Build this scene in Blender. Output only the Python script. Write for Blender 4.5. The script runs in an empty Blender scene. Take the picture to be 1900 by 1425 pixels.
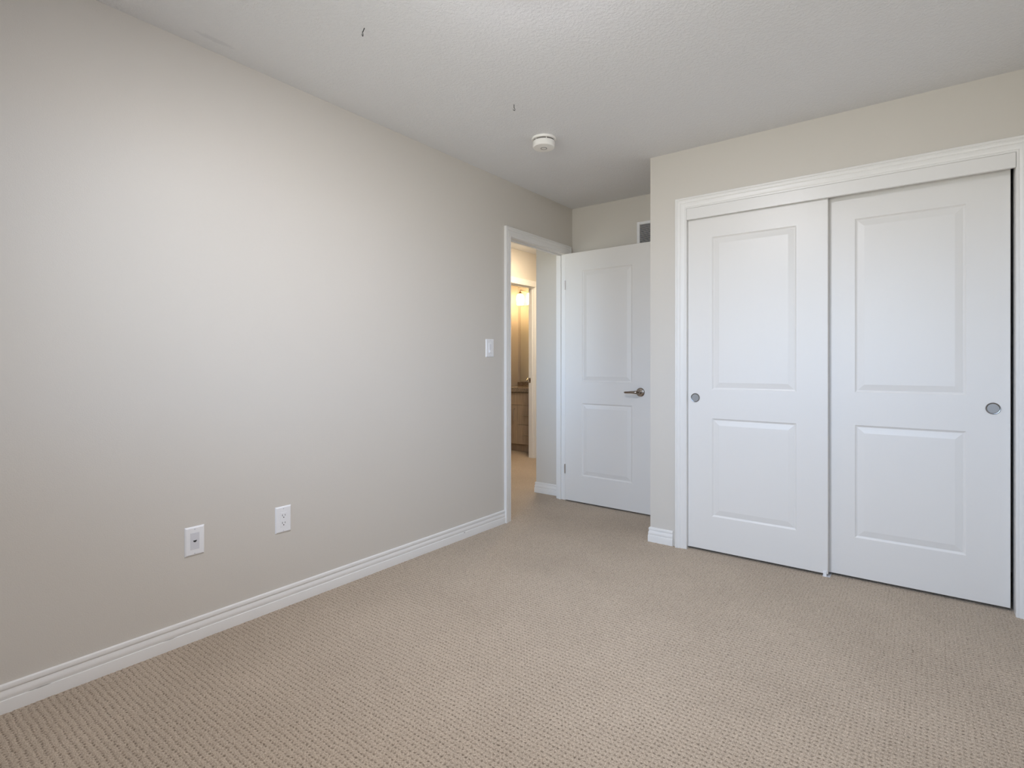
import bpy, bmesh, math
import numpy as np
from mathutils import Vector, Matrix

S = bpy.context.scene
COL = S.collection
R = math.radians

# ------------------------------------------------------------------ camera
cam_d = bpy.data.cameras.new('camera')
cam = bpy.data.objects.new('camera', cam_d)
COL.objects.link(cam)
cam.location = (0, 0, 1.13)
cam.rotation_euler = (R(90), 0, R(37.125))
cam_d.sensor_width = 36.0
cam_d.lens = 36.0 * 1010.6 / 1900.0
cam_d.shift_y = -37.5 / 1900.0
cam_d.clip_start = 0.02
S.camera = cam

# ------------------------------------------------------------------ exposure
S.view_settings.view_transform = 'Standard'
S.view_settings.look = 'None'
S.view_settings.gamma = 1.0
S.view_settings.use_curve_mapping = False
S.view_settings.exposure = 0.0
try:
    S.cycles.use_denoising = True
    S.cycles.max_bounces = 14
    S.cycles.diffuse_bounces = 8
    S.cycles.caustics_reflective = False
    S.cycles.caustics_refractive = False
except Exception:
    pass

# ------------------------------------------------------------------ sky: overcast daylight above, dim ground below
W_SKY, W_GROUND, W_STR = (5.5, 6.9, 9.7), (6.0, 5.6, 5.2), 1.0
world = bpy.data.worlds.new('overcast_sky')
S.world = world
world.use_nodes = True
wt = world.node_tree
wt.nodes.clear()
w_out = wt.nodes.new('ShaderNodeOutputWorld')
w_bg = wt.nodes.new('ShaderNodeBackground')
w_tc = wt.nodes.new('ShaderNodeTexCoord')
w_sep = wt.nodes.new('ShaderNodeSeparateXYZ')
w_rmp = wt.nodes.new('ShaderNodeValToRGB')
w_map = wt.nodes.new('ShaderNodeMapRange')
w_map.inputs['From Min'].default_value = -1
w_map.inputs['From Max'].default_value = 1
wt.links.new(w_tc.outputs['Generated'], w_sep.inputs[0])
wt.links.new(w_sep.outputs['Z'], w_map.inputs['Value'])
wt.links.new(w_map.outputs[0], w_rmp.inputs[0])
w_rmp.color_ramp.elements[0].position = 0.47
w_rmp.color_ramp.elements[0].color = (*W_GROUND, 1)
w_rmp.color_ramp.elements[1].position = 0.53
w_rmp.color_ramp.elements[1].color = (*W_SKY, 1)
wt.links.new(w_rmp.outputs[0], w_bg.inputs['Color'])
w_bg.inputs['Strength'].default_value = W_STR
wt.links.new(w_bg.outputs[0], w_out.inputs[0])

# window opening in the rear wall: the daylight enters here
RX0, RX1 = -2.38, 0.50          # left and right walls of the bedroom
RY0, RYC, RY1 = -0.20, 3.30, 3.99   # rear wall, closet wall, alcove wall
CH = 2.44
WX0, WX1, WZ0, WZ1 = -2.05, 0.32, 0.90, 2.15
pd = bpy.data.lights.new('window_portal', 'AREA')
pd.shape = 'RECTANGLE'
pd.size = WX1 - WX0
pd.size_y = WZ1 - WZ0
pd.cycles.is_portal = True
po = bpy.data.objects.new('window_portal', pd)
COL.objects.link(po)
po.location = ((WX0 + WX1) / 2, RY0 - 0.16, (WZ0 + WZ1) / 2)
po.rotation_euler = (R(90), 0, 0)

pd2 = bpy.data.lights.new('added_hall_window_portal', 'AREA')  # portal of the added hall window
pd2.shape = 'RECTANGLE'
pd2.size, pd2.size_y = 1.06, 1.3
pd2.cycles.is_portal = True
po2 = bpy.data.objects.new('added_hall_window_portal', pd2)
COL.objects.link(po2)
po2.location = (-3.10, 1.79, 1.50)
po2.rotation_euler = (R(90), 0, 0)

LAMP_BED, LAMP_HALL, LAMP_BATH = 125.0, 92.0, 15.0   # radiance of the lamp glasses


# ------------------------------------------------------------------ materials
def mat(name, color, rough=0.5, metal=0.0, spec=0.5, build=None):
    m = bpy.data.materials.new(name)
    m.use_nodes = True
    nt = m.node_tree
    b = nt.nodes['Principled BSDF']
    b.inputs['Base Color'].default_value = (*color, 1)
    b.inputs['Roughness'].default_value = rough
    b.inputs['Metallic'].default_value = metal
    b.inputs['Specular IOR Level'].default_value = spec
    if build:
        build(nt, b)
    return m


def nd(nt, t, **kw):
    n = nt.nodes.new(t)
    for k, v in kw.items():
        if k in n.inputs:
            n.inputs[k].default_value = v
        else:
            setattr(n, k, v)
    return n


def math_n(nt, op, a, b=None, c=None):
    n = nt.nodes.new('ShaderNodeMath')
    n.operation = op
    for i, v in enumerate((a, b, c)):
        if v is None:
            continue
        if isinstance(v, (int, float)):
            n.inputs[i].default_value = v
        else:
            nt.links.new(v, n.inputs[i])
    return n.outputs[0]


def coords(nt):
    return nt.nodes.new('ShaderNodeTexCoord').outputs['Object']


def noise(nt, scale, detail=2.0, rough=0.5, vec=None):
    n = nd(nt, 'ShaderNodeTexNoise', Scale=scale, Detail=detail, Roughness=rough)
    nt.links.new(vec if vec is not None else coords(nt), n.inputs['Vector'])
    return n.outputs['Fac']


def bump(nt, b, h, dist, strength=1.0):
    n = nd(nt, 'ShaderNodeBump', Strength=strength, Distance=dist)
    nt.links.new(h, n.inputs['Height'])
    nt.links.new(n.outputs[0], b.inputs['Normal'])
    return n


def mixcol(nt, fac, c1, c2):
    n = nt.nodes.new('ShaderNodeMix')
    n.data_type = 'RGBA'
    for key, v in ((0, fac), (6, c1), (7, c2)):
        if isinstance(v, (int, float)):
            n.inputs[key].default_value = v
        elif isinstance(v, tuple):
            n.inputs[key].default_value = (*v, 1)
        else:
            nt.links.new(v, n.inputs[key])
    return n.outputs[2]


def scuffs(nt, base, spots, dark):
    """wear marks with a shape of their own: list of (centre, half sizes, strength)"""
    co = coords(nt)
    wob = noise(nt, 60, 3, 0.6)
    total = None
    for (cx, cy, cz), (sx, sy, sz), k in spots:
        mp = nt.nodes.new('ShaderNodeVectorMath'); mp.operation = 'SUBTRACT'
        nt.links.new(co, mp.inputs[0]); mp.inputs[1].default_value = (cx, cy, cz)
        dv = nt.nodes.new('ShaderNodeVectorMath'); dv.operation = 'DIVIDE'
        nt.links.new(mp.outputs[0], dv.inputs[0]); dv.inputs[1].default_value = (sx, sy, sz)
        ln = nt.nodes.new('ShaderNodeVectorMath'); ln.operation = 'LENGTH'
        nt.links.new(dv.outputs[0], ln.inputs[0])
        d = math_n(nt, 'SUBTRACT', math_n(nt, 'ADD', 1.45, math_n(nt, 'MULTIPLY', ln.outputs['Value'], -1.0)), wob)
        mr = nd(nt, 'ShaderNodeMapRange')
        mr.inputs['From Min'].default_value = 0.0
        mr.inputs['From Max'].default_value = 0.35
        mr.inputs['To Max'].default_value = k
        nt.links.new(d, mr.inputs['Value'])
        total = mr.outputs[0] if total is None else math_n(nt, 'MAXIMUM', total, mr.outputs[0])
    return mixcol(nt, total, base, dark)


WALL_C = (0.63, 0.602, 0.555)


def b_wall(nt, b):
    n1 = noise(nt, 260, 3, 0.55)
    n2 = noise(nt, 40, 2, 0.5)
    bump(nt, b, math_n(nt, 'ADD', n1, math_n(nt, 'MULTIPLY', n2, 0.6)), 0.0006, 0.55)
    n3 = noise(nt, 1.3, 2, 0.5)
    nt.links.new(mixcol(nt, n3, tuple(c * 0.985 for c in WALL_C), tuple(min(1, c * 1.015) for c in WALL_C)), b.inputs['Base Color'])


def b_ceiling(nt, b):
    n1 = noise(nt, 85, 4, 0.6)
    mr = nd(nt, 'ShaderNodeMapRange')
    mr.inputs['From Min'].default_value = 0.42
    mr.inputs['From Max'].default_value = 0.62
    mr.clamp = True
    nt.links.new(n1, mr.inputs['Value'])
    n2 = noise(nt, 240, 2, 0.6)
    bump(nt, b, math_n(nt, 'ADD', mr.outputs[0], math_n(nt, 'MULTIPLY', n2, 0.35)), 0.0013, 0.7)
    nt.links.new(scuffs(nt, (0.760, 0.768, 0.785), [((-2.288, 1.03, 2.44), (0.018, 0.09, 0.05), 0.25)], (0.50, 0.51, 0.54)),
                 b.inputs['Base Color'])


TRIM_C = (0.785, 0.78, 0.765)


def b_trim(nt, b):
    n1 = noise(nt, 90, 2, 0.5)
    bump(nt, b, n1, 0.0004, 0.25)


def b_base_left(nt, b):
    b_trim(nt, b)
    nt.links.new(scuffs(nt, TRIM_C, [((-2.368, 0.50, 0.0432), (0.02, 0.040, 0.0014), 0.6),
                                     ((-2.368, 0.90, 0.0434), (0.02, 0.036, 0.0013), 0.6),
                                     ((-2.368, 1.0, 0.0445), (0.02, 0.010, 0.0016), 0.55),
                                     ((-2.368, 2.62, 0.040), (0.02, 0.009, 0.0030), 0.7)], (0.16, 0.14, 0.13)),
                 b.inputs['Base Color'])


def b_door(nt, b):
    mp = nt.nodes.new('ShaderNodeMapping')
    mp.inputs['Scale'].default_value = (1, 1, 0.35)
    nt.links.new(coords(nt), mp.inputs['Vector'])
    n1 = noise(nt, 420, 2, 0.6, mp.outputs[0])
    bump(nt, b, n1, 0.0004, 0.35)


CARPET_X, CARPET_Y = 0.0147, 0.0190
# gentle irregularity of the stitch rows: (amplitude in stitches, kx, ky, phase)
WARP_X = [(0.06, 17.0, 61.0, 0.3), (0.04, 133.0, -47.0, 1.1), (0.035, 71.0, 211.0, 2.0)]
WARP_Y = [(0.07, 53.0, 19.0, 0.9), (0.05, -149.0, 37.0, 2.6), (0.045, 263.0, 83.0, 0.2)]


def b_carpet(nt, b):
    sep = nt.nodes.new('ShaderNodeSeparateXYZ')
    nt.links.new(coords(nt), sep.inputs[0])

    def waves(tab):
        tot = None
        for amp, kx, ky, ph in tab:
            arg = math_n(nt, 'ADD', math_n(nt, 'MULTIPLY', sep.outputs['X'], kx), math_n(nt, 'MULTIPLY_ADD', sep.outputs['Y'], ky, ph))
            v = math_n(nt, 'MULTIPLY', math_n(nt, 'SINE', arg), amp)
            tot = v if tot is None else math_n(nt, 'ADD', tot, v)
        return tot
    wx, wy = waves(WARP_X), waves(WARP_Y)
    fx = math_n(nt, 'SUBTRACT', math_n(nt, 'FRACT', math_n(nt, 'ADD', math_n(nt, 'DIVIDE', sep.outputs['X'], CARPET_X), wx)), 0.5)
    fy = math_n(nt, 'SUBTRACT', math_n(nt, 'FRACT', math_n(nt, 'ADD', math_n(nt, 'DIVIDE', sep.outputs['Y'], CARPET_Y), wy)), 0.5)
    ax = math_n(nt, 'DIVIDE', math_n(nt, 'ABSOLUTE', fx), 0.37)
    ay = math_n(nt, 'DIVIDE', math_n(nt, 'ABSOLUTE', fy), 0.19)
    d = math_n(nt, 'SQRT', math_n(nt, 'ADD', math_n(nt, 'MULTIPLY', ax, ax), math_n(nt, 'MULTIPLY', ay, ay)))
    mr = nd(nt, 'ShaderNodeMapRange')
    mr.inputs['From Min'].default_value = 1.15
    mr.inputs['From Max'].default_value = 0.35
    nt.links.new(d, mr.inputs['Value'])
    pit_shade = mr.outputs[0]                                   # painted shade: 1 in the pits between the loops
    fib = noise(nt, 430, 3, 0.75)
    fib2 = noise(nt, 210, 2, 0.6)
    big = noise(nt, 2.2, 3, 0.5)
    f = math_n(nt, 'ADD', math_n(nt, 'MULTIPLY', math_n(nt, 'SUBTRACT', fib, 0.5), 3.0),
               math_n(nt, 'MULTIPLY', math_n(nt, 'SUBTRACT', fib2, 0.5), 1.5))
    f = math_n(nt, 'ADD', f, math_n(nt, 'ADD', 0.30, math_n(nt, 'MULTIPLY', big, 0.4)))
    fc = nd(nt, 'ShaderNodeClamp')
    nt.links.new(f, fc.inputs[0])
    c = mixcol(nt, fc.outputs[0], (0.265, 0.208, 0.153), (0.64, 0.535, 0.42))
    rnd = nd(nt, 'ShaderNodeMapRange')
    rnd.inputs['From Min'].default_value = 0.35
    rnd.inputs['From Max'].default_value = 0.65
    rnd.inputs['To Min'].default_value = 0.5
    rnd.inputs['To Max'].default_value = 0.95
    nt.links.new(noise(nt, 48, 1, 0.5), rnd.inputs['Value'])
    c = mixcol(nt, math_n(nt, 'MULTIPLY', pit_shade, rnd.outputs[0]), c, (0.15, 0.112, 0.08))
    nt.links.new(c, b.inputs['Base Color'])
    h = math_n(nt, 'ADD', math_n(nt, 'MULTIPLY', fib, 0.6), math_n(nt, 'MULTIPLY', fib2, 0.8))
    bump(nt, b, h, 0.003, 0.8)
    b.inputs['Sheen Weight'].default_value = 0.15
    b.inputs['Sheen Roughness'].default_value = 0.5


def b_wood(nt, b):
    mp = nt.nodes.new('ShaderNodeMapping')
    mp.inputs['Scale'].default_value = (22, 22, 1.6)
    nt.links.new(coords(nt), mp.inputs['Vector'])
    n1 = noise(nt, 2.2, 5, 0.65, mp.outputs[0])
    n2 = noise(nt, 9, 3, 0.6, mp.outputs[0])
    f = math_n(nt, 'ADD', math_n(nt, 'MULTIPLY', n1, 0.8), math_n(nt, 'MULTIPLY', n2, 0.3))
    nt.links.new(mixcol(nt, f, (0.20, 0.155, 0.115), (0.62, 0.52, 0.42)), b.inputs['Base Color'])


def b_granite(nt, b):
    n1 = noise(nt, 160, 4, 0.7)
    mr = nd(nt, 'ShaderNodeMapRange')
    mr.inputs['From Min'].default_value = 0.38
    mr.inputs['From Max'].default_value = 0.62
    nt.links.new(n1, mr.inputs['Value'])
    nt.links.new(mixcol(nt, mr.outputs[0], (0.08, 0.06, 0.045), (0.45, 0.38, 0.31)), b.inputs['Base Color'])


def b_brushed(nt, b):
    mp = nt.nodes.new('ShaderNodeMapping')
    mp.inputs['Rotation'].default_value = (0, R(40), 0)
    mp.inputs['Scale'].default_value = (900, 60, 60)
    nt.links.new(coords(nt), mp.inputs['Vector'])
    bump(nt, b, noise(nt, 1.0, 2, 0.5, mp.outputs[0]), 0.0003, 0.4)


M = {
    'wall': mat('beige_wall_paint', WALL_C, 0.48, spec=0.35, build=b_wall),
    'ceiling': mat('stippled_ceiling', (0.760, 0.768, 0.785), 0.85, spec=0.2, build=b_ceiling),
    'trim': mat('white_trim_paint', TRIM_C, 0.32, spec=0.5, build=b_trim),
    'base_left': mat('white_trim_paint_scuffed', TRIM_C, 0.32, spec=0.5, build=b_base_left),
    'door': mat('white_door_paint', (0.76, 0.75, 0.73), 0.36, spec=0.5, build=b_door),
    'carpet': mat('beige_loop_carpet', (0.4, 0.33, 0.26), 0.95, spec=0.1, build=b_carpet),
    'plastic': mat('white_plastic', (0.83, 0.84, 0.86), 0.3),
    'cream': mat('cream_plastic', (0.84, 0.83, 0.80), 0.35),
    'dark': mat('dark_slot', (0.02, 0.02, 0.022), 0.7),
    'black_grey': mat('dark_grey_mesh', (0.10, 0.09, 0.085), 0.7),
    'grey_plastic': mat('pale_grey_plastic', (0.66, 0.67, 0.71), 0.35),
    'nickel': mat('satin_nickel', (0.55, 0.52, 0.49), 0.28, 1.0, build=b_brushed),
    'pull_dish': mat('brushed_dark_nickel', (0.33, 0.318, 0.305), 0.38, 1.0, build=b_brushed),
    'pull_rim': mat('polished_dark_nickel', (0.30, 0.29, 0.28), 0.22, 1.0),
    'handle': mat('dark_satin_nickel', (0.34, 0.29, 0.245), 0.2, 1.0),
    'chrome': mat('chrome', (0.85, 0.85, 0.86), 0.08, 1.0),
    'bronze': mat('bronze_metal', (0.36, 0.27, 0.18), 0.3, 1.0),
    'wire': mat('dark_wire', (0.03, 0.035, 0.04), 0.4, 0.8),
    'wood': mat('grey_oak_laminate', (0.4, 0.33, 0.27), 0.5, build=b_wood),
    'granite': mat('brown_speckled_stone', (0.3, 0.25, 0.2), 0.15, build=b_granite),
    'mirror': mat('mirror_silver', (0.88, 0.90, 0.86), 0.02, 1.0),
    'void': mat('duct_interior', (0.05, 0.05, 0.05), 0.9),
    'vinyl': mat('white_vinyl', (0.82, 0.83, 0.84), 0.35),
    'porcelain': mat('white_porcelain', (0.85, 0.85, 0.84), 0.1),
}


def lamp_mat(name, color, strength):
    def bb(nt, b):
        b.inputs['Emission Color'].default_value = (*color, 1)
        b.inputs['Emission Strength'].default_value = strength
    return mat(name, (0.9, 0.88, 0.84), 0.3, build=bb)


M['glow_bed'] = lamp_mat('lit_opal_glass_bedroom', (1.02, 1.02, 1.10), LAMP_BED)
M['glow_hall'] = lamp_mat('lit_opal_glass_hall', (1.0, 0.80, 0.56), LAMP_HALL)
M['glow_bath'] = lamp_mat('lit_opal_glass_bath', (1.0, 0.67, 0.34), LAMP_BATH)

gm = bpy.data.materials.new('window_glass')
gm.use_nodes = True
gt = gm.node_tree
gt.nodes.clear()
g_o = gt.nodes.new('ShaderNodeOutputMaterial')
g_m = gt.nodes.new('ShaderNodeMixShader')
g_t = gt.nodes.new('ShaderNodeBsdfTransparent')
g_t.inputs[0].default_value = (0.93, 0.97, 0.96, 1)
g_g = gt.nodes.new('ShaderNodeBsdfGlossy')
g_g.inputs['Roughness'].default_value = 0.02
g_f = gt.nodes.new('ShaderNodeFresnel')
gt.links.new(g_f.outputs[0], g_m.inputs[0])
gt.links.new(g_t.outputs[0], g_m.inputs[1])
gt.links.new(g_g.outputs[0], g_m.inputs[2])
gt.links.new(g_m.outputs[0], g_o.inputs[0])
M['glass'] = gm


# ------------------------------------------------------------------ mesh helpers
def obj(name, bm, m, parent=None, smooth=False, bevel=0.0, loc=None, rotz=0.0, autosmooth=True):
    bmesh.ops.recalc_face_normals(bm, faces=bm.faces[:])
    me = bpy.data.meshes.new(name)
    bm.to_mesh(me)
    bm.free()
    me.materials.append(M[m])
    o = bpy.data.objects.new(name, me)
    COL.objects.link(o)
    if smooth:
        for p in me.polygons:
            p.use_smooth = True
        if autosmooth:
            try:
                me.set_sharp_from_angle(angle=R(35))
            except Exception:
                pass
    if bevel:
        mod = o.modifiers.new('bevel', 'BEVEL')
        mod.width = bevel
        mod.segments = 2
        mod.limit_method = 'ANGLE'
    if loc is not None:
        o.location = loc
    if rotz:
        o.rotation_euler.z = rotz
    if parent is not None:
        o.parent = parent
    return o


def B():
    return bmesh.new()


def box(bm, x0, x1, y0, y1, z0, z1):
    v = [bm.verts.new(p) for p in ((x0, y0, z0), (x1, y0, z0), (x1, y1, z0), (x0, y1, z0),
                                   (x0, y0, z1), (x1, y0, z1), (x1, y1, z1), (x0, y1, z1))]
    for f in ((0, 3, 2, 1), (4, 5, 6, 7), (0, 1, 5, 4), (1, 2, 6, 5), (2, 3, 7, 6), (3, 0, 4, 7)):
        bm.faces.new([v[i] for i in f])
    return v


def boxes(lst):
    bm = B()
    for b in lst:
        box(bm, *b)
    return bm


def lathe(bm, prof, n=48, mtx=None):
    """prof: list of (r, h) revolved about local z"""
    rings = []
    for r, h in prof:
        if r < 1e-6:
            rings.append([bm.verts.new((0, 0, h))])
        else:
            rings.append([bm.verts.new((r * math.cos(2 * math.pi * k / n), r * math.sin(2 * math.pi * k / n), h)) for k in range(n)])
    for a, b in zip(rings, rings[1:]):
        for k in range(n):
            k2 = (k + 1) % n
            if len(a) == 1 and len(b) == 1:
                continue
            if len(a) == 1:
                bm.faces.new((a[0], b[k], b[k2]))
            elif len(b) == 1:
                bm.faces.new((a[k], a[k2], b[0]))
            else:
                bm.faces.new((a[k], a[k2], b[k2], b[k]))
    if mtx is not None:
        vs = [v for ring in rings for v in ring]
        bmesh.ops.transform(bm, matrix=mtx, verts=vs)
    return bm


def tube(bm, pts, rad, n=12, sq=1.0):
    """round bar through pts; rad may be a list; sq flattens it vertically"""
    pts = [Vector(p) for p in pts]
    rads = rad if isinstance(rad, (list, tuple)) else [rad] * len(pts)
    rings = []
    for i, p in enumerate(pts):
        d = (pts[min(i + 1, len(pts) - 1)] - pts[max(i - 1, 0)]).normalized()
        up = Vector((0, 0, 1)) if abs(d.z) < 0.9 else Vector((0, 1, 0))
        a = d.cross(up).normalized()
        b = a.cross(d).normalized()
        rings.append([bm.verts.new(p + (a * math.cos(2 * math.pi * k / n) + b * sq * math.sin(2 * math.pi * k / n)) * rads[i]) for k in range(n)])
    for a, b in zip(rings, rings[1:]):
        for k in range(n):
            bm.faces.new((a[k], a[(k + 1) % n], b[(k + 1) % n], b[k]))
    bm.faces.new(rings[0][::-1])
    bm.faces.new(rings[-1])
    return bm


def sweep(bm, path, prof, side=1):
    """profile (d out from the wall, z) along a floor polyline with mitred corners; side=+1 puts d to the left of travel"""
    P = [Vector((p[0], p[1])) for p in path]
    st = []
    for i, p in enumerate(P):
        ns = []
        if i > 0:
            t = (P[i] - P[i - 1]).normalized(); ns.append(Vector((-t.y, t.x)) * side)
        if i < len(P) - 1:
            t = (P[i + 1] - P[i]).normalized(); ns.append(Vector((-t.y, t.x)) * side)
        if len(ns) == 2:
            m = (ns[0] + ns[1]).normalized()
            m = m / max(0.2, m.dot(ns[0]))
        else:
            m = ns[0]
        st.append([bm.verts.new((p.x + m.x * d, p.y + m.y * d, z)) for d, z in prof])
    k = len(prof)
    for a, b in zip(st, st[1:]):
        for j in range(k):
            bm.faces.new((a[j], a[(j + 1) % k], b[(j + 1) % k], b[j]))
    bm.faces.new(st[0][::-1])
    bm.faces.new(st[-1])
    return bm


BASE_PROF = [(0.0, -0.006), (0.0125, -0.006), (0.0125, 0.0405), (0.0120, 0.0420), (0.0092, 0.0428), (0.0094, 0.0450), (0.0106, 0.0510), (0.0106, 0.0560),
             (0.0092, 0.0630), (0.0070, 0.0690), (0.0058, 0.0735), (0.0056, 0.0745), (0.0084, 0.0755), (0.0088, 0.0780), (0.0086, 0.0840),
             (0.0072, 0.0890), (0.0036, 0.0918), (0.0, 0.0922)]
CASE_PROF = [(0.0, 0.0), (0.0, 0.0085), (0.0015, 0.0105), (0.0080, 0.0110), (0.0095, 0.0090), (0.0110, 0.0090), (0.0140, 0.0115),
             (0.0240, 0.0140), (0.0330, 0.0150), (0.0350, 0.0130), (0.0370, 0.0130), (0.0400, 0.0160), (0.0460, 0.0185),
             (0.0520, 0.0185), (0.0540, 0.0165), (0.0560, 0.0165), (0.0575, 0.0195), (0.0600, 0.0205), (0.0660, 0.0200), (0.0680, 0.0180), (0.0680, 0.0)]


def casing(bm, a0, a1, zt, conv, z0=-0.006):
    """mitred architrave round three sides of an opening; conv(a, z, d) -> point"""
    st = []
    for (a, sgn, top) in ((a0, -1, 0), (a0, -1, 1), (a1, 1, 1), (a1, 1, 0)):
        st.append([bm.verts.new(conv(a + sgn * o, (zt + o) if top else z0, d)) for o, d in CASE_PROF])
    k = len(CASE_PROF)
    for a, b in zip(st, st[1:]):
        for j in range(k):
            bm.faces.new((a[j], a[(j + 1) % k], b[(j + 1) % k], b[j]))
    bm.faces.new(st[0][::-1])
    bm.faces.new(st[-1])
    return bm


def tag(o, label, cat, group=None, kind=None):
    o['label'] = label
    if cat:
        o['category'] = cat
    if group:
        o['group'] = group
    if kind:
        o['kind'] = kind
    return o


def struct(name, bm, m, label=None, **kw):
    o = obj(name, bm, m, **kw)
    o['kind'] = 'structure'
    if label:
        o['label'] = label
    return o


def empty(name, loc, rotz=0.0):
    o = bpy.data.objects.new(name, None)
    o.empty_display_size = 0.05
    COL.objects.link(o)
    o.location = loc
    o.rotation_euler.z = rotz
    return o


# ------------------------------------------------------------------ floor: looped carpet with real relief in the bedroom
def carpet_floor():
    nx, ny = 4, 5
    dx, dy = CARPET_X / nx, CARPET_Y / ny
    X0, X1, Y0, Y1 = -2.50, 0.62, 0.10, 4.02
    i0, i1 = int(math.floor(X0 / dx)), int(math.ceil(X1 / dx))
    j0, j1 = int(math.floor(Y0 / dy)), int(math.ceil(Y1 / dy))
    xs = np.arange(i0, i1 + 1) * dx
    ys = np.arange(j0, j1 + 1) * dy
    gx, gy = np.meshgrid(xs, ys)
    rng = np.random.default_rng(5)
    wv = lambda tab: sum(a * np.sin(kx * gx + ky * gy + ph) for a, kx, ky, ph in tab)
    fx = np.abs((gx / CARPET_X + wv(WARP_X)) % 1.0 - 0.5) / 0.40
    fy = np.abs((gy / CARPET_Y + wv(WARP_Y)) % 1.0 - 0.5) / 0.27
    d = np.sqrt(fx * fx + fy * fy)
    pit = np.clip((1.25 - d) / 0.9, 0, 1)
    pit = pit * pit * (3 - 2 * pit)
    z = -0.0042 * pit * rng.uniform(0.5, 1.2, gx.shape) + rng.uniform(-0.0009, 0.0009, gx.shape)
    z[0, :] = z[-1, :] = z[:, 0] = z[:, -1] = 0
    gxj = gx + rng.uniform(-0.0005, 0.0005, gx.shape)
    gyj = gy + rng.uniform(-0.0005, 0.0005, gx.shape)
    for e in (0, -1):
        gxj[:, e] = gx[:, e]; gyj[e, :] = gy[e, :]; gxj[e, :] = gx[e, :]; gyj[:, e] = gy[:, e]
    nX, nY = len(xs), len(ys)
    co = np.stack([gxj, gyj, z], -1).reshape(-1, 3)
    idx = np.arange(nX * nY).reshape(nY, nX)
    q = np.stack([idx[:-1, :-1], idx[:-1, 1:], idx[1:, 1:], idx[1:, :-1]], -1).reshape(-1, 4)
    ax0, ax1, ay0, ay1 = xs[0], xs[-1], ys[0], ys[-1]
    extra = [(-4.75, ax1, -0.80, ay0), (-4.75, ax0, ay0, ay1), (-4.75, ax1, ay1, 6.75)]
    ev, ef = [], []
    base = len(co)
    for (x0, x1, y0, y1) in extra:
        k = base + len(ev)
        ev += [(x0, y0, 0), (x1, y0, 0), (x1, y1, 0), (x0, y1, 0)]
        ef.append((k, k + 1, k + 2, k + 3))
    # underside and rim so the floor is a slab
    k = base + len(ev)
    ev += [(-4.75, -0.8, 0), (ax1, -0.8, 0), (ax1, 6.75, 0), (-4.75, 6.75, 0),
           (-4.75, -0.8, -0.12), (ax1, -0.8, -0.12), (ax1, 6.75, -0.12), (-4.75, 6.75, -0.12)]
    ef += [(k + 4, k + 7, k + 6, k + 5), (k, k + 4, k + 5, k + 1), (k + 1, k + 5, k + 6, k + 2), (k + 2, k + 6, k + 7, k + 3), (k + 3, k + 7, k + 4, k)]
    co = np.vstack([co, np.array(ev, dtype=float)])
    q = np.vstack([q, np.array(ef)])
    me = bpy.data.meshes.new('floor')
    me.vertices.add(len(co))
    me.vertices.foreach_set('co', co.astype(np.float32).ravel())
    me.loops.add(q.size)
    me.loops.foreach_set('vertex_index', q.astype(np.int32).ravel())
    me.polygons.add(len(q))
    me.polygons.foreach_set('loop_start', (np.arange(len(q)) * 4).astype(np.int32))
    me.polygons.foreach_set('loop_total', np.full(len(q), 4, np.int32))
    me.update(calc_edges=True)
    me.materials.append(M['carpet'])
    o = bpy.data.objects.new('floor', me)
    COL.objects.link(o)
    o['kind'] = 'structure'
    o['label'] = 'beige looped carpet covering the floor'
    return o


carpet_floor()

# ------------------------------------------------------------------ ceiling and walls
struct('ceiling', boxes([(-4.75, 0.62, -0.80, 6.75, CH, CH + 0.1)]), 'ceiling', 'off-white stippled ceiling')

LX = -2.465                      # hall face of the left wall
DY0, DY1, DH = 3.110, 3.890, 2.055   # rough opening of the bedroom door
struct('wall_left', boxes([(LX, RX0, RY0, DY0, 0, CH), (LX, RX0, DY1, RY1, 0, CH), (LX, RX0, DY0, DY1, DH, CH)]), 'wall',
       'long beige wall on the left with the doorway at its far end')
CX0, CX1, CZ = -1.170, 0.340, 2.085  # rough opening of the closet
struct('wall_closet', boxes([(-1.392, CX0, RYC, 3.41, 0, CH), (CX1, RX1, RYC, 3.41, 0, CH), (CX0, CX1, RYC, 3.41, CZ, CH),
                             (-1.392, -1.29, 3.41, RY1, 0, CH)]), 'wall', 'beige wall round the sliding closet doors')
struct('wall_back', boxes([(LX, 0.62, RY1, RY1 + 0.1, 0, CH)]), 'wall', 'beige wall behind the open bedroom door')
struct('wall_right', boxes([(RX1, 0.62, RY0, RY1, 0, CH)]), 'wall', 'beige wall on the right')
struct('wall_rear', boxes([(LX, WX0, RY0 - 0.16, RY0, 0, CH), (WX1, 0.62, RY0 - 0.16, RY0, 0, CH),
                           (WX0, WX1, RY0 - 0.16, RY0, 0, WZ0), (WX0, WX1, RY0 - 0.16, RY0, WZ1, CH)]), 'wall', 'beige wall with the window')
# hall and bathroom shell
SY = 3.955                       # face of the short hall wall
struct('wall_hall_stub', boxes([(-2.726, LX, SY, SY + 0.1, 0, CH), (-2.726, -2.62, SY + 0.1, 6.55, 0, CH)]), 'wall',
       'short pale hall wall seen through the bedroom doorway')
HBX0, HBX1 = -3.805, -3.72       # wall between hall and bathroom
BY0, BY1 = 4.60, 5.375
struct('wall_hall_bathroom', boxes([(HBX0, HBX1, 1.8, BY0 - 0.015, 0, CH), (HBX0, HBX1, BY1, 6.55, 0, CH), (HBX0, HBX1, BY0 - 0.015, BY1, 2.055, CH)]),
       'wall', 'warm lit hall wall above the bathroom door')
struct('wall_hall_end', boxes([(HBX1, -2.726, 6.45, 6.55, 0, CH)]), 'wall')
HWX0, HWX1, HWZ0, HWZ1 = -3.62, -2.56, 0.85, 2.15   # unseen window added at the near hall end to brighten the short wall
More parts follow.
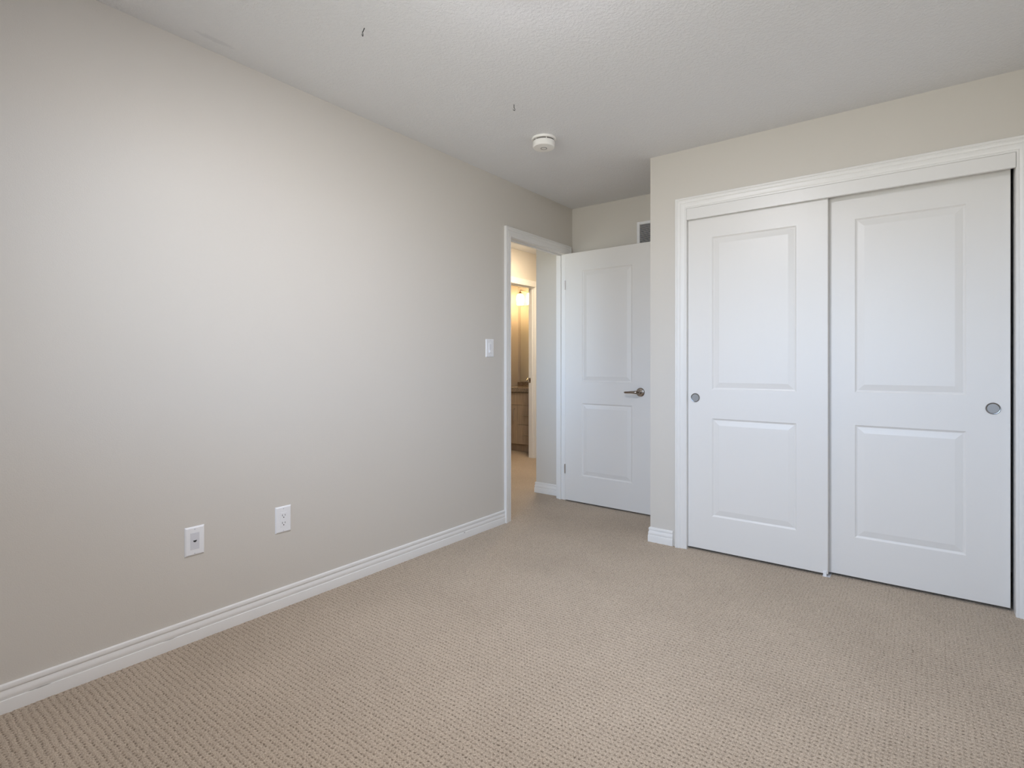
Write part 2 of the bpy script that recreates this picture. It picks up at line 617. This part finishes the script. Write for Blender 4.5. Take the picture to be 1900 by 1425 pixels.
struct('wall_hall_near', boxes([(HBX1, HWX0, 1.8, 1.9, 0, CH), (HWX1, LX, 1.8, 1.9, 0, CH), (HWX0, HWX1, 1.8, 1.9, 0, HWZ0), (HWX0, HWX1, 1.8, 1.9, HWZ1, CH)]), 'wall')
struct('wall_bathroom_left', boxes([(-4.67, -4.57, 3.5, 6.3, 0, CH)]), 'wall', 'warm lit bathroom wall at the left of the vanity')
struct('wall_bathroom_back', boxes([(-4.67, HBX0, 6.18, 6.3, 0, CH)]), 'wall', 'bathroom wall behind the mirror')
struct('wall_bathroom_near', boxes([(-4.67, HBX0, 3.5, 3.6, 0, CH)]), 'wall')

# ------------------------------------------------------------------ baseboards
struct('baseboard_left', sweep(B(), [(RX0, RY0), (RX0, 3.054)], BASE_PROF, side=-1), 'base_left', 'white moulded baseboard along the left wall', smooth=True)
struct('baseboard_closet', sweep(B(), [(-1.243, RYC), (-1.392, RYC), (-1.392, RY1)], BASE_PROF, side=1), 'trim',
       'white moulded baseboard at the corner left of the closet', smooth=True)
struct('baseboard_back', sweep(B(), [(RX0, RY1), (-1.3925 - 0.013, RY1)], BASE_PROF, side=-1), 'trim', smooth=True)
struct('baseboard_right', sweep(B(), [(RX1, RY0 + 0.014), (RX1, RYC)], BASE_PROF, side=1), 'trim', smooth=True)
struct('baseboard_rear', sweep(B(), [(RX0 + 0.014, RY0), (RX1, RY0)], BASE_PROF, side=1), 'trim', smooth=True)
struct('baseboard_hall', sweep(B(), [(LX - 0.02, SY), (-2.726, SY), (-2.726, 6.45)], BASE_PROF, side=1), 'trim',
       'white moulded baseboard of the short hall wall', smooth=True)
struct('baseboard_hall_far', sweep(B(), [(HBX1, BY1 + 0.056), (HBX1, 6.45)], BASE_PROF, side=-1), 'trim', smooth=True)

# ------------------------------------------------------------------ bedroom doorway: jamb lining, stops, casing
OY0, OY1, OZ = 3.125, 3.875, 2.040
struct('trim_1', boxes([(LX, RX0 + 0.001, DY0, OY0, -0.006, OZ), (LX, RX0 + 0.001, OY1, DY1, -0.006, OZ), (LX, RX0 + 0.001, DY0, DY1, OZ, DH),
                        (LX + 0.030, LX + 0.048, OY0, OY0 + 0.011, 0, OZ), (LX + 0.030, LX + 0.048, OY1 - 0.011, OY1, 0, OZ),
                        (LX + 0.030, LX + 0.048, OY0 + 0.011, OY1 - 0.011, OZ - 0.011, OZ)]), 'trim', 'white jamb lining of the bedroom doorway')
struct('trim_2', casing(B(), OY0 - 0.005, OY1 + 0.005, OZ + 0.003, lambda a, z, d: (RX0 + d, a, z)), 'trim',
       'white moulded casing round the bedroom doorway', smooth=True)
struct('trim_3', casing(B(), OY0 - 0.005, OY1 + 0.005, OZ + 0.005, lambda a, z, d: (LX - d * 0.55, a, z)), 'trim', smooth=True)

# ------------------------------------------------------------------ closet trim: casing, jamb, track fascia
KX0, KX1, KZ = -1.157, 0.327, 2.074
struct('trim_4', casing(B(), KX0, KX1, KZ, lambda a, z, d: (a, RYC - d, z)), 'trim', 'white moulded casing round the closet', smooth=True)
struct('trim_5', boxes([(CX0, KX0 + 0.001, RYC - 0.004, 3.41, -0.006, KZ), (KX1 - 0.001, CX1, RYC - 0.004, 3.41, -0.006, KZ),
                        (CX0, CX1, RYC - 0.004, 3.41, KZ, CZ)]), 'trim', 'white closet jamb')
struct('trim_6', boxes([(KX0 + 0.002, KX1 - 0.002, RYC - 0.013, RYC + 0.004, 2.006, KZ - 0.0015),
                        (KX0 + 0.002, KX1 - 0.002, RYC + 0.004, 3.40, 2.045, KZ - 0.002)]), 'trim', 'white fascia board above the sliding doors', bevel=0.0008)

# ------------------------------------------------------------------ bathroom doorway trim
struct('trim_7', boxes([(HBX0, HBX1, BY0 - 0.015, BY0, 0, 2.04), (HBX0, HBX1, BY1 - 0.015, BY1, 0, 2.04), (HBX0, HBX1, BY0 - 0.015, BY1, 2.04, 2.055),
                        (HBX0 + 0.030, HBX0 + 0.060, BY0, BY0 + 0.011, 0, 2.04), (HBX0 + 0.037, HBX0 + 0.060, BY1 - 0.026, BY1 - 0.015, 0, 2.04),
                        (HBX0 + 0.037, HBX0 + 0.060, BY0 + 0.011, BY1 - 0.026, 2.029, 2.04)]), 'trim', 'jamb of the bathroom doorway')
struct('trim_8', casing(B(), BY0 - 0.005, BY1 - 0.010, 2.045, lambda a, z, d: (HBX1 + d, a, z)), 'trim', 'moulded casing of the bathroom doorway', smooth=True)
sp = empty('strike_plate', (HBX0 + 0.018, BY1 - 0.015, 0.93))
tag(sp, 'small metal strike plate on the bathroom door jamb', 'strike plate')
obj('plate', boxes([(-0.012, 0.012, -0.002, 0.0, -0.03, 0.03)]), 'bronze', sp)
obj('latch_hole', boxes([(-0.004, 0.006, -0.0024, -0.0019, -0.012, 0.012)]), 'dark', sp)

# ------------------------------------------------------------------ window in the rear wall (behind the camera)
win = empty('window_1', ((WX0 + WX1) / 2, RY0 - 0.08, WZ0))
win['kind'] = 'structure'
win['label'] = 'white vinyl window in the wall opposite the closet'
ww, wh = (WX1 - WX0) / 2, WZ1 - WZ0


def ring(bm, x0, x1, z0, z1, w, y0, y1):
    box(bm, x0, x0 + w, y0, y1, z0, z1)
    box(bm, x1 - w, x1, y0, y1, z0, z1)
    box(bm, x0 + w, x1 - w, y0, y1, z0, z0 + w)
    box(bm, x0 + w, x1 - w, y0, y1, z1 - w, z1)
    return bm


obj('window_frame', ring(B(), -ww, ww, 0, wh, 0.035, -0.07, 0.0), 'vinyl', win)
for s0, s1 in ((-ww + 0.035, 0.02), (-0.02, ww - 0.035)):
    sa = obj('window_sash', ring(B(), s0, s1, 0.035, wh - 0.035, 0.045, -0.05 if s0 < -0.1 else -0.028, -0.03 if s0 < -0.1 else -0.008), 'vinyl', win)
    yy = -0.04 if s0 < -0.1 else -0.018
    obj('window_pane', boxes([(s0 + 0.04, s1 - 0.04, yy - 0.002, yy + 0.002, 0.075, wh - 0.075)]), 'glass', sa)
added_win2 = empty('added_window_2', ((HWX0 + HWX1) / 2, 1.85, HWZ0))  # added window, out of view, throws extra daylight on the short hall wall
added_win2['kind'] = 'structure'
hw = (HWX1 - HWX0) / 2
obj('window_frame', ring(B(), -hw, hw, 0, HWZ1 - HWZ0, 0.04, -0.04, 0.03), 'vinyl', added_win2)  # frame of the added hall window
obj('window_pane', boxes([(-hw + 0.038, hw - 0.038, -0.003, 0.001, 0.038, HWZ1 - HWZ0 - 0.038)]), 'glass', added_win2)  # pane of the added hall window
struct('trim_9', casing(B(), WX0, WX1, WZ1, lambda a, z, d: (a, RY0 + d, z), z0=WZ0), 'trim', smooth=True)
struct('trim_10', boxes([(WX0 - 0.08, WX1 + 0.08, RY0, RY0 + 0.03, WZ0 - 0.02, WZ0)]), 'trim', bevel=0.003)


# ------------------------------------------------------------------ two-panel doors
def door_leaf(w, h, t, px0, px1, pz, arrises=0.002):
    """moulded two-panel leaf, x 0..w, front face at y=0 looking to -y, back at y=t"""
    bm = B()
    xs = [arrises, px0, px1, w - arrises]
    zs = [arrises, pz[0][0], pz[0][1], pz[1][0], pz[1][1], h - arrises]
    steps = [(0.0, 0.0), (0.0020, 0.0018), (0.0055, 0.0046), (0.0095, 0.0062), (0.0125, 0.0062), (0.0140, 0.0054), (0.0385, 0.0012), (0.0410, 0.0008)]

    def face_side(y, sg):
        def V(x, z, d=0.0):
            return bm.verts.new((x, y + sg * d, z))
        for i in range(3):
            for j in range(5):
                x0, x1, z0, z1 = xs[i], xs[i + 1], zs[j], zs[j + 1]
                if i == 1 and j in (1, 3):
                    prev = None
                    for o, d in steps:
                        loop = [V(x0 + o, z0 + o, d), V(x1 - o, z0 + o, d), V(x1 - o, z1 - o, d), V(x0 + o, z1 - o, d)]
                        if prev:
                            for k in range(4):
                                bm.faces.new((prev[k], prev[(k + 1) % 4], loop[(k + 1) % 4], loop[k]))
                        prev = loop
                    bm.faces.new(prev)
                else:
                    bm.faces.new((V(x0, z0), V(x1, z0), V(x1, z1), V(x0, z1)))
        a = [V(xs[0], zs[0]), V(xs[3], zs[0]), V(xs[3], zs[5]), V(xs[0], zs[5])]
        b = [V(0, 0, arrises), V(w, 0, arrises), V(w, h, arrises), V(0, h, arrises)]
        for k in range(4):
            bm.faces.new((a[k], a[(k + 1) % 4], b[(k + 1) % 4], b[k]))
        return b
    f = face_side(0.0, 1)
    g = face_side(t, -1)
    for k in range(4):
        bm.faces.new((f[k], f[(k + 1) % 4], g[(k + 1) % 4], g[k]))
    bmesh.ops.remove_doubles(bm, verts=bm.verts[:], dist=1e-5)
    return bm


# bedroom door, swung open in front of the alcove wall
DW = 0.762
d1 = struct('door_1', door_leaf(DW, 2.022, 0.035, 0.162, 0.600, ((0.215, 0.800), (0.975, 1.868))), 'door',
            'white two-panel bedroom door standing open in the alcove', loc=(-2.361, 3.843, 0.012), rotz=R(-1.4))
hz = 0.905
ro = obj('lever_handle', B(), 'handle', d1)
bm = B()
lathe(bm, [(0.0, 0.014), (0.017, 0.014), (0.020, 0.012), (0.0, 0.012)], 40)
bm.free()
bm = B()
# neck and curved lever pointing to the hinge side
tube(bm, [(0.670, -0.006, hz), (0.670, -0.028, hz), (0.668, -0.044, hz), (0.660, -0.054, hz + 0.0005), (0.645, -0.058, hz + 0.001),
          (0.620, -0.058, hz + 0.001), (0.595, -0.055, hz - 0.001), (0.572, -0.052, hz - 0.002), (0.562, -0.050, hz - 0.002)],
     [0.013, 0.012, 0.0125, 0.0125, 0.0105, 0.0085, 0.0075, 0.0078, 0.006], 16)
me = ro.data
bm.to_mesh(me)
bm.free()
for p in me.polygons:
    p.use_smooth = True
rot_front = Matrix.Rotation(R(90), 4, 'X')   # lathe axis z -> -y
obj('rosette', lathe(B(), [(0.0, 0.0), (0.0325, 0.0), (0.0330, 0.004), (0.0290, 0.009), (0.019, 0.0115), (0.0, 0.012)], 40,
                     Matrix.Translation((0.670, 0.0, hz)) @ rot_front), 'handle', ro, smooth=True)
for z in (0.255, 1.765):
    hg = obj('hinge', tube(B(), [(0.001, -0.004, z - 0.038), (0.001, -0.004, z + 0.038)], 0.0045, 12), 'nickel', d1, smooth=True)


# sliding closet doors
def pull(parent, x, z, r=0.0265):
    mt = Matrix.Translation((x, 0.0, z)) @ rot_front
    p = obj('finger_pull', lathe(B(), [(0.0, 0.0010), (r * 0.82, 0.0010), (r * 0.82, 0.0), (0.0, 0.0)], 48, mt), 'pull_dish', parent)
    obj('pull_rim', lathe(B(), [(r * 0.80, 0.0004), (r * 0.815, 0.0010), (r * 0.87, 0.0036), (r * 0.95, 0.0040), (r * 1.0, 0.0030), (r * 1.03, 0.0)], 48, mt), 'pull_rim', p, smooth=True)
    return p


d2 = struct('door_2', door_leaf(0.748, 1.996, 0.034, 0.145, 0.597, ((0.205, 0.790), (0.963, 1.872))), 'door',
            'white two-panel sliding closet door on the left, in front of the other', loc=(-1.155, 3.312, 0.014))
d3 = struct('door_3', door_leaf(0.748, 2.030, 0.034, 0.145, 0.592, ((0.208, 0.796), (0.967, 1.873))), 'door',
            'white two-panel sliding closet door on the right, behind the other', loc=(-0.434, 3.353, 0.014))


pull(d2, 0.045, 0.910)
pull(d3, 0.688, 0.909)

g = empty('door_guide', (-0.421, 3.320, 0.0))
tag(g, 'small white plastic floor guide between the sliding closet doors', 'door guide')
obj('guide_base', boxes([(-0.012, 0.024, -0.012, 0.075, 0.0, 0.003)]), 'grey_plastic', g, bevel=0.0008)
for y0, y1 in ((-0.014, -0.009), (0.0265, 0.0320)):
    obj('guide_tab', boxes([(-0.008, 0.008, y0, y1, 0.0, 0.030)]), 'plastic', g, bevel=0.0008)


# ------------------------------------------------------------------ wall plates on the left wall (face +x)
def rot_wall(bm):
    return bm


def wall_plate(name, y, z, w, h, t=0.0055, m='plastic'):
    e = empty(name, (RX0, y, z))
    bm = B()
    k = 0.006
    fr = [bm.verts.new((t, sy * (w / 2 - k), sz * (h / 2 - k))) for sy, sz in ((-1, -1), (1, -1), (1, 1), (-1, 1))]
    mi = [bm.verts.new((t * 0.55, sy * (w / 2 - 0.0015), sz * (h / 2 - 0.0015))) for sy, sz in ((-1, -1), (1, -1), (1, 1), (-1, 1))]
    ba = [bm.verts.new((0, sy * w / 2, sz * h / 2)) for sy, sz in ((-1, -1), (1, -1), (1, 1), (-1, 1))]
    bm.faces.new(fr)
    for a, b in ((fr, mi), (mi, ba)):
        for i in range(4):
            bm.faces.new((a[i], a[(i + 1) % 4], b[(i + 1) % 4], b[i]))
    bm.faces.new(ba[::-1])
    obj('cover_plate', bm, m, e)
    for sz in (-1, 1):
        obj('screw', lathe(B(), [(0.0, 0.0012), (0.002, 0.0010), (0.0028, 0.0)], 16,
                           Matrix.Translation((t, 0, sz * (h / 2 - 0.010))) @ Matrix.Rotation(R(90), 4, 'Y')), 'grey_plastic', e, smooth=True)
    return e


# telephone jack
jk = wall_plate('phone_jack', 0.992, 0.4065, 0.076, 0.118)
tag(jk, 'white phone jack wall plate low on the left wall, nearer the camera', 'phone jack')
ins = obj('jack_insert', boxes([(0.0045, 0.0062, -0.017, 0.017, -0.034, 0.034)]), 'grey_plastic', jk, bevel=0.0006)
ins['label'] = 'pale grey insert'
hb = B()
hole = [(-0.0065, 0.0030), (0.0050, 0.0030), (0.0065, 0.0052), (0.0065, -0.0005), (0.0020, -0.0045), (-0.0020, -0.0045), (-0.0065, -0.0010)]
va = [hb.verts.new((0.0068, a, b)) for a, b in hole]
vb = [hb.verts.new((0.0060, a, b)) for a, b in hole]
hb.faces.new(va)
hb.faces.new(vb[::-1])
for i in range(len(hole)):
    hb.faces.new((va[i], va[(i + 1) % len(hole)], vb[(i + 1) % len(hole)], vb[i]))
jh = obj('socket', hb, 'dark', ins)
jh['label'] = 'dark jack opening'

# duplex outlet
ot = wall_plate('power_outlet', 1.378, 0.4065, 0.078, 0.122)
tag(ot, 'white duplex power outlet low on the left wall, farther from the camera', 'outlet')
rc = obj('receptacle', boxes([(0.0045, 0.0066, -0.0165, 0.0165, -0.0335, 0.0335)]), 'plastic', ot, bevel=0.0006)
for s in (0.019, -0.016):
    for a, hh in ((-0.0065, 0.0045), (0.0065, 0.0038)):
        sl = obj('slot', boxes([(0.0060, 0.0069, a - 0.0011, a + 0.0011, s + 0.0015 - hh, s + 0.0015 + hh)]), 'dark', rc)
    obj('ground_hole', lathe(B(), [(0.0, 0.0009), (0.0026, 0.0009), (0.0026, 0.0)], 16,
                             Matrix.Translation((0.0060, 0, s - 0.0085)) @ Matrix.Rotation(R(90), 4, 'Y')), 'dark', rc)

# light switch
sw = wall_plate('light_switch', 2.889, 1.2375, 0.084, 0.124)
tag(sw, 'white light switch plate beside the bedroom doorway', 'light switch')
rk = obj('switch_paddle', boxes([(0.0045, 0.0085, -0.0155, 0.0155, -0.033, 0.033)]), 'plastic', sw, bevel=0.001)
obj('slider', boxes([(0.0085, 0.0135, -0.012, 0.012, -0.031, -0.017)]), 'plastic', rk, bevel=0.0015)
obj('slot', boxes([(0.0083, 0.0090, -0.0045, 0.0045, -0.015, 0.027)]), 'grey_plastic', rk)

# ------------------------------------------------------------------ return air grille above the bedroom door
vg = empty('air_vent_grille', (-1.79, RY1, 2.035))
tag(vg, 'white wall vent grille with dark louvre gaps above the open door', 'vent')
VW, VH = 0.300, 0.200
obj('grille_frame', ring(B(), 0, VW, 0, VH, 0.022, -0.010, 0.0), 'plastic', vg, bevel=0.002)
obj('duct_backing', boxes([(0.022, VW - 0.022, -0.0012, -0.0006, 0.022, VH - 0.022)]), 'void', vg)
lb = B()
nz = 17
for k in range(nz):
    z = 0.022 + (VH - 0.044) * (k + 0.5) / nz
    vs = box(lb, 0.022, VW - 0.022, -0.0080, -0.0020, z - 0.0005, z + 0.0005)
    bmesh.ops.rotate(lb, verts=vs, cent=(0, -0.005, z), matrix=Matrix.Rotation(R(-18), 3, 'X'))
obj('louvres', lb, 'plastic', vg)

# ------------------------------------------------------------------ smoke detector
sd = empty('smoke_detector', (-1.764, 2.637, CH))
tag(sd, 'round white smoke detector on the ceiling', 'smoke detector')
obj('base_plate', lathe(B(), [(0.0, 0.0), (0.070, 0.0), (0.0715, -0.004), (0.069, -0.012), (0.060, -0.014), (0.0, -0.014)], 64), 'cream', sd, smooth=True)
obj('vent_slot', lathe(B(), [(0.0, -0.0135), (0.0605, -0.0135), (0.0605, -0.022), (0.0, -0.022)], 64), 'black_grey', sd, smooth=True)
obj('housing', lathe(B(), [(0.0, -0.0205), (0.060, -0.0205), (0.0645, -0.0215), (0.0655, -0.024), (0.0640, -0.050), (0.060, -0.055), (0.030, -0.0575), (0.0, -0.058)], 64),
    'cream', sd, smooth=True)
for k in range(6):
    a = 2 * math.pi * k / 6 + 0.3
    x, y = 0.063 * math.cos(a), 0.063 * math.sin(a)
    vs_b = B()
    vs = box(vs_b, -0.001, 0.003, -0.002, 0.002, -0.0235, -0.012)
    bmesh.ops.transform(vs_b, verts=vs, matrix=Matrix.Translation((0.0595 * math.cos(a), 0.0595 * math.sin(a), 0)) @ Matrix.Rotation(a, 4, 'Z'))
    obj('slot_rib', vs_b, 'cream', sd)
tb = obj('test_button', lathe(B(), [(0.0, -0.0605), (0.010, -0.0605), (0.014, -0.0595), (0.015, -0.0575), (0.0, -0.0575)], 40), 'cream', sd, smooth=True)
bt = lathe(B(), [(0.0155, -0.0572), (0.0155, -0.0590), (0.0180, -0.0590), (0.0180, -0.0568)], 40)
for a0 in range(4):
    a = 2 * math.pi * a0 / 4 + 0.6
    tube(bt, [(0.006 * math.cos(a), 0.006 * math.sin(a), -0.0606), (0.010 * math.cos(a), 0.010 * math.sin(a), -0.0606)], 0.0009, 6)
rg = obj('button_ring', bt, 'black_grey', tb)
rg['label'] = 'dark ring round the test button'

# ------------------------------------------------------------------ two ceiling hooks
HG = 'dark wire hooks in the ceiling'


def hook(loc, lean, rz, lab):
    e = empty('ceiling_hook', loc, rz)
    tag(e, lab, 'hook', HG)
    lx, ly = lean
    obj('shank', tube(B(), [(0, 0, 0.0), (lx * 0.5, ly * 0.5, -0.010), (lx, ly, -0.017)], 0.0016, 8), 'wire', e, smooth=True)
    pts = []
    for k in range(12):
        a = R(95) - k * R(24)
        pts.append((lx + 0.0065 * math.cos(a), ly, -0.0235 + 0.0070 * math.sin(a)))
    obj('hook_bend', tube(B(), pts, 0.0013, 8), 'wire', e, smooth=True)
    return e


hook((-1.653, 2.201, CH), (0.0, 0.0), R(85), 'small dark hook in the ceiling close to the smoke detector')
hook((-1.742, 1.347, CH), (0.0, 0.008), R(120), 'small dark hook in the ceiling, farther from the smoke detector, leaning')


# ------------------------------------------------------------------ ceiling lamps (just out of the picture)
def flush_lamp(name, loc, r, mglow, label):
    e = empty(name, loc)
    tag(e, label, 'ceiling lamp')
    obj('canopy', lathe(B(), [(0.0, 0.0), (r * 0.92, 0.0), (r * 0.95, -0.006), (r * 0.95, -0.018), (0.0, -0.018)], 48), 'nickel', e, smooth=True)
    obj('glass_bowl', lathe(B(), [(r * 0.90, -0.018), (r, -0.024), (r * 0.99, -0.040), (r * 0.88, -0.062), (r * 0.6, -0.082), (r * 0.25, -0.091), (0.0, -0.092)], 48),
        mglow, e, smooth=True)
    obj('light_shield_ring', lathe(B(), [(r * 1.00, -0.018), (r * 1.10, -0.020), (r * 1.11, -0.050), (r * 1.03, -0.054), (r * 1.02, -0.030), (r * 0.94, -0.019)], 48), 'nickel', e, smooth=True)  # added ring, out of view, holds the bowl's light off the ceiling
    obj('finial', lathe(B(), [(0.0, -0.092), (0.008, -0.093), (0.010, -0.100), (0.0, -0.106)], 24), 'nickel', e, smooth=True)
    return e


flush_lamp('ceiling_lamp', (-0.95, 1.33, CH), 0.16, 'glow_bed', 'flush bowl lamp on the bedroom ceiling')
flush_lamp('ceiling_lamp', (-3.15, 4.75, CH), 0.15, 'glow_hall', 'warm flush bowl lamp on the hall ceiling outside the bathroom')

# ------------------------------------------------------------------ bathroom: vanity, counter, faucet, mirror, light bar
VX0, VX1, VF = -4.560, -3.815, 5.63
vn = empty('bathroom_vanity', ((VX0 + VX1) / 2, 5.9, 0.0))
tag(vn, 'grey-brown wood bathroom vanity seen through both doorways', 'vanity')


def vpart(name, b, m, parent, bevel=0.0):
    cx, cy = (VX0 + VX1) / 2, 5.9
    return obj(name, boxes([(x0 - cx, x1 - cx, y0 - cy, y1 - cy, z0, z1) for (x0, x1, y0, y1, z0, z1) in b]), m, parent, bevel=bevel)


vpart('carcass', [(VX0, VX1, VF + 0.018, 6.165, 0.10, 0.765)], 'wood', vn)
vpart('toe_kick', [(VX0, VX1, VF + 0.06, 6.15, 0.0, 0.10)], 'wood', vn)
vpart('front_panel', [(VX0, VX1, VF, VF + 0.017, 0.602, 0.755)], 'wood', vn, 0.001)
dr = vpart('cabinet_door', [(VX0, -4.177, VF, VF + 0.017, 0.100, 0.598)], 'wood', vn, 0.001)
bmh = B()
cx, cy = (VX0 + VX1) / 2, 5.9
tube(bmh, [(-4.216 - cx, VF - cy, 0.55), (-4.216 - cx, VF - 0.028 - cy, 0.55), (-4.216 - cx, VF - 0.028 - cy, 0.40), (-4.216 - cx, VF - cy, 0.40)], 0.005, 10)
obj('bar_handle', bmh, 'nickel', dr)
for z0, z1 in ((0.352, 0.598), (0.100, 0.348)):
    dw = vpart('drawer', [(-4.173, VX1, VF, VF + 0.017, z0, z1)], 'wood', vn, 0.001)
    bmh = B()
    zz = (z0 + z1) / 2
    tube(bmh, [(-4.075 - cx, VF - cy, zz), (-4.075 - cx, VF - 0.028 - cy, zz), (-3.915 - cx, VF - 0.028 - cy, zz), (-3.915 - cx, VF - cy, zz)], 0.005, 10)
    obj('bar_handle', bmh, 'nickel', dw)

ct = empty('vanity_countertop', ((VX0 + VX1) / 2, 5.9, 0.765))
tag(ct, 'brown speckled stone countertop on the bathroom vanity', 'countertop')
vz = -0.765


def cpart(name, b, m, bevel=0.0):
    return obj(name, boxes([(x0 - cx, x1 - cx, y0 - cy, y1 - cy, z0 + vz, z1 + vz) for (x0, x1, y0, y1, z0, z1) in b]), m, ct, bevel=bevel)


cpart('counter_slab', [(VX0 - 0.008, VX1 + 0.008, 5.605, 6.178, 0.766, 0.826)], 'granite', 0.006)
cpart('backsplash', [(VX0 - 0.004, VX1 + 0.008, 6.158, 6.178, 0.826, 0.874)], 'granite', 0.002)

fa = empty('faucet', (-4.27, 6.08, 0.8265))
tag(fa, 'chrome faucet at the back of the bathroom countertop', 'faucet')
obj('base', lathe(B(), [(0.0, 0.0), (0.027, 0.0), (0.026, 0.006), (0.019, 0.010), (0.018, 0.07), (0.0, 0.072)], 32), 'chrome', fa, smooth=True)
obj('spout', tube(B(), [(0, 0, 0.05), (0, -0.01, 0.085), (0, -0.04, 0.105), (0, -0.085, 0.10), (0, -0.11, 0.08)], [0.014, 0.013, 0.011, 0.010, 0.010], 14), 'chrome', fa, smooth=True)
obj('handle', tube(B(), [(0, 0, 0.072), (-0.005, 0, 0.085), (-0.045, 0.0, 0.105), (-0.075, 0, 0.108)], [0.012, 0.010, 0.006, 0.005], 12), 'chrome', fa, smooth=True)

mi = empty('bathroom_mirror', (-4.178, 6.18, 0.88))
tag(mi, 'frameless mirror above the bathroom vanity', 'mirror')
obj('mirror_glass', boxes([(-0.349, 0.349, -0.006, -0.002, 0.0, 1.06)]), 'mirror', mi)
obj('mirror_edge', ring(B(), -0.351, 0.351, -0.002, 1.062, 0.003, -0.0065, -0.0005), 'bronze', mi)

vl = empty('vanity_light', (-4.254, 6.18, 2.11))
tag(vl, 'lit vanity light bar with white bell glass shades above the mirror', 'wall lamp')
obj('backplate', boxes([(-0.09, 0.20, -0.022, -0.0, -0.058, 0.058)]), 'bronze', vl, bevel=0.004)
for k in range(3):
    x = -0.17 + 0.17 * k
    ar = obj('arm', tube(B(), [(x * 0.45, -0.018, 0.0), (x * 0.6, -0.075, 0.008), (x * 0.9, -0.135, 0.030), (x, -0.15, 0.034), (x, -0.15, 0.010)], 0.006, 10), 'bronze', vl, smooth=True)
    obj('socket_cap', lathe(B(), [(0.0, 0.030), (0.006, 0.029), (0.012, 0.018), (0.028, -0.002), (0.028, -0.010), (0.0, -0.010)], 28,
                            Matrix.Translation((x, -0.15, -0.015))), 'bronze', ar, smooth=True)
    gs = obj('glass_shade', lathe(B(), [(0.026, -0.020), (0.040, -0.032), (0.050, -0.060), (0.052, -0.095), (0.049, -0.130), (0.044, -0.172),
                                        (0.041, -0.172), (0.046, -0.130), (0.049, -0.095), (0.047, -0.060), (0.037, -0.034), (0.024, -0.023)], 32,
                                  Matrix.Translation((x, -0.15, 0.0))), 'glow_bath', ar, smooth=True)
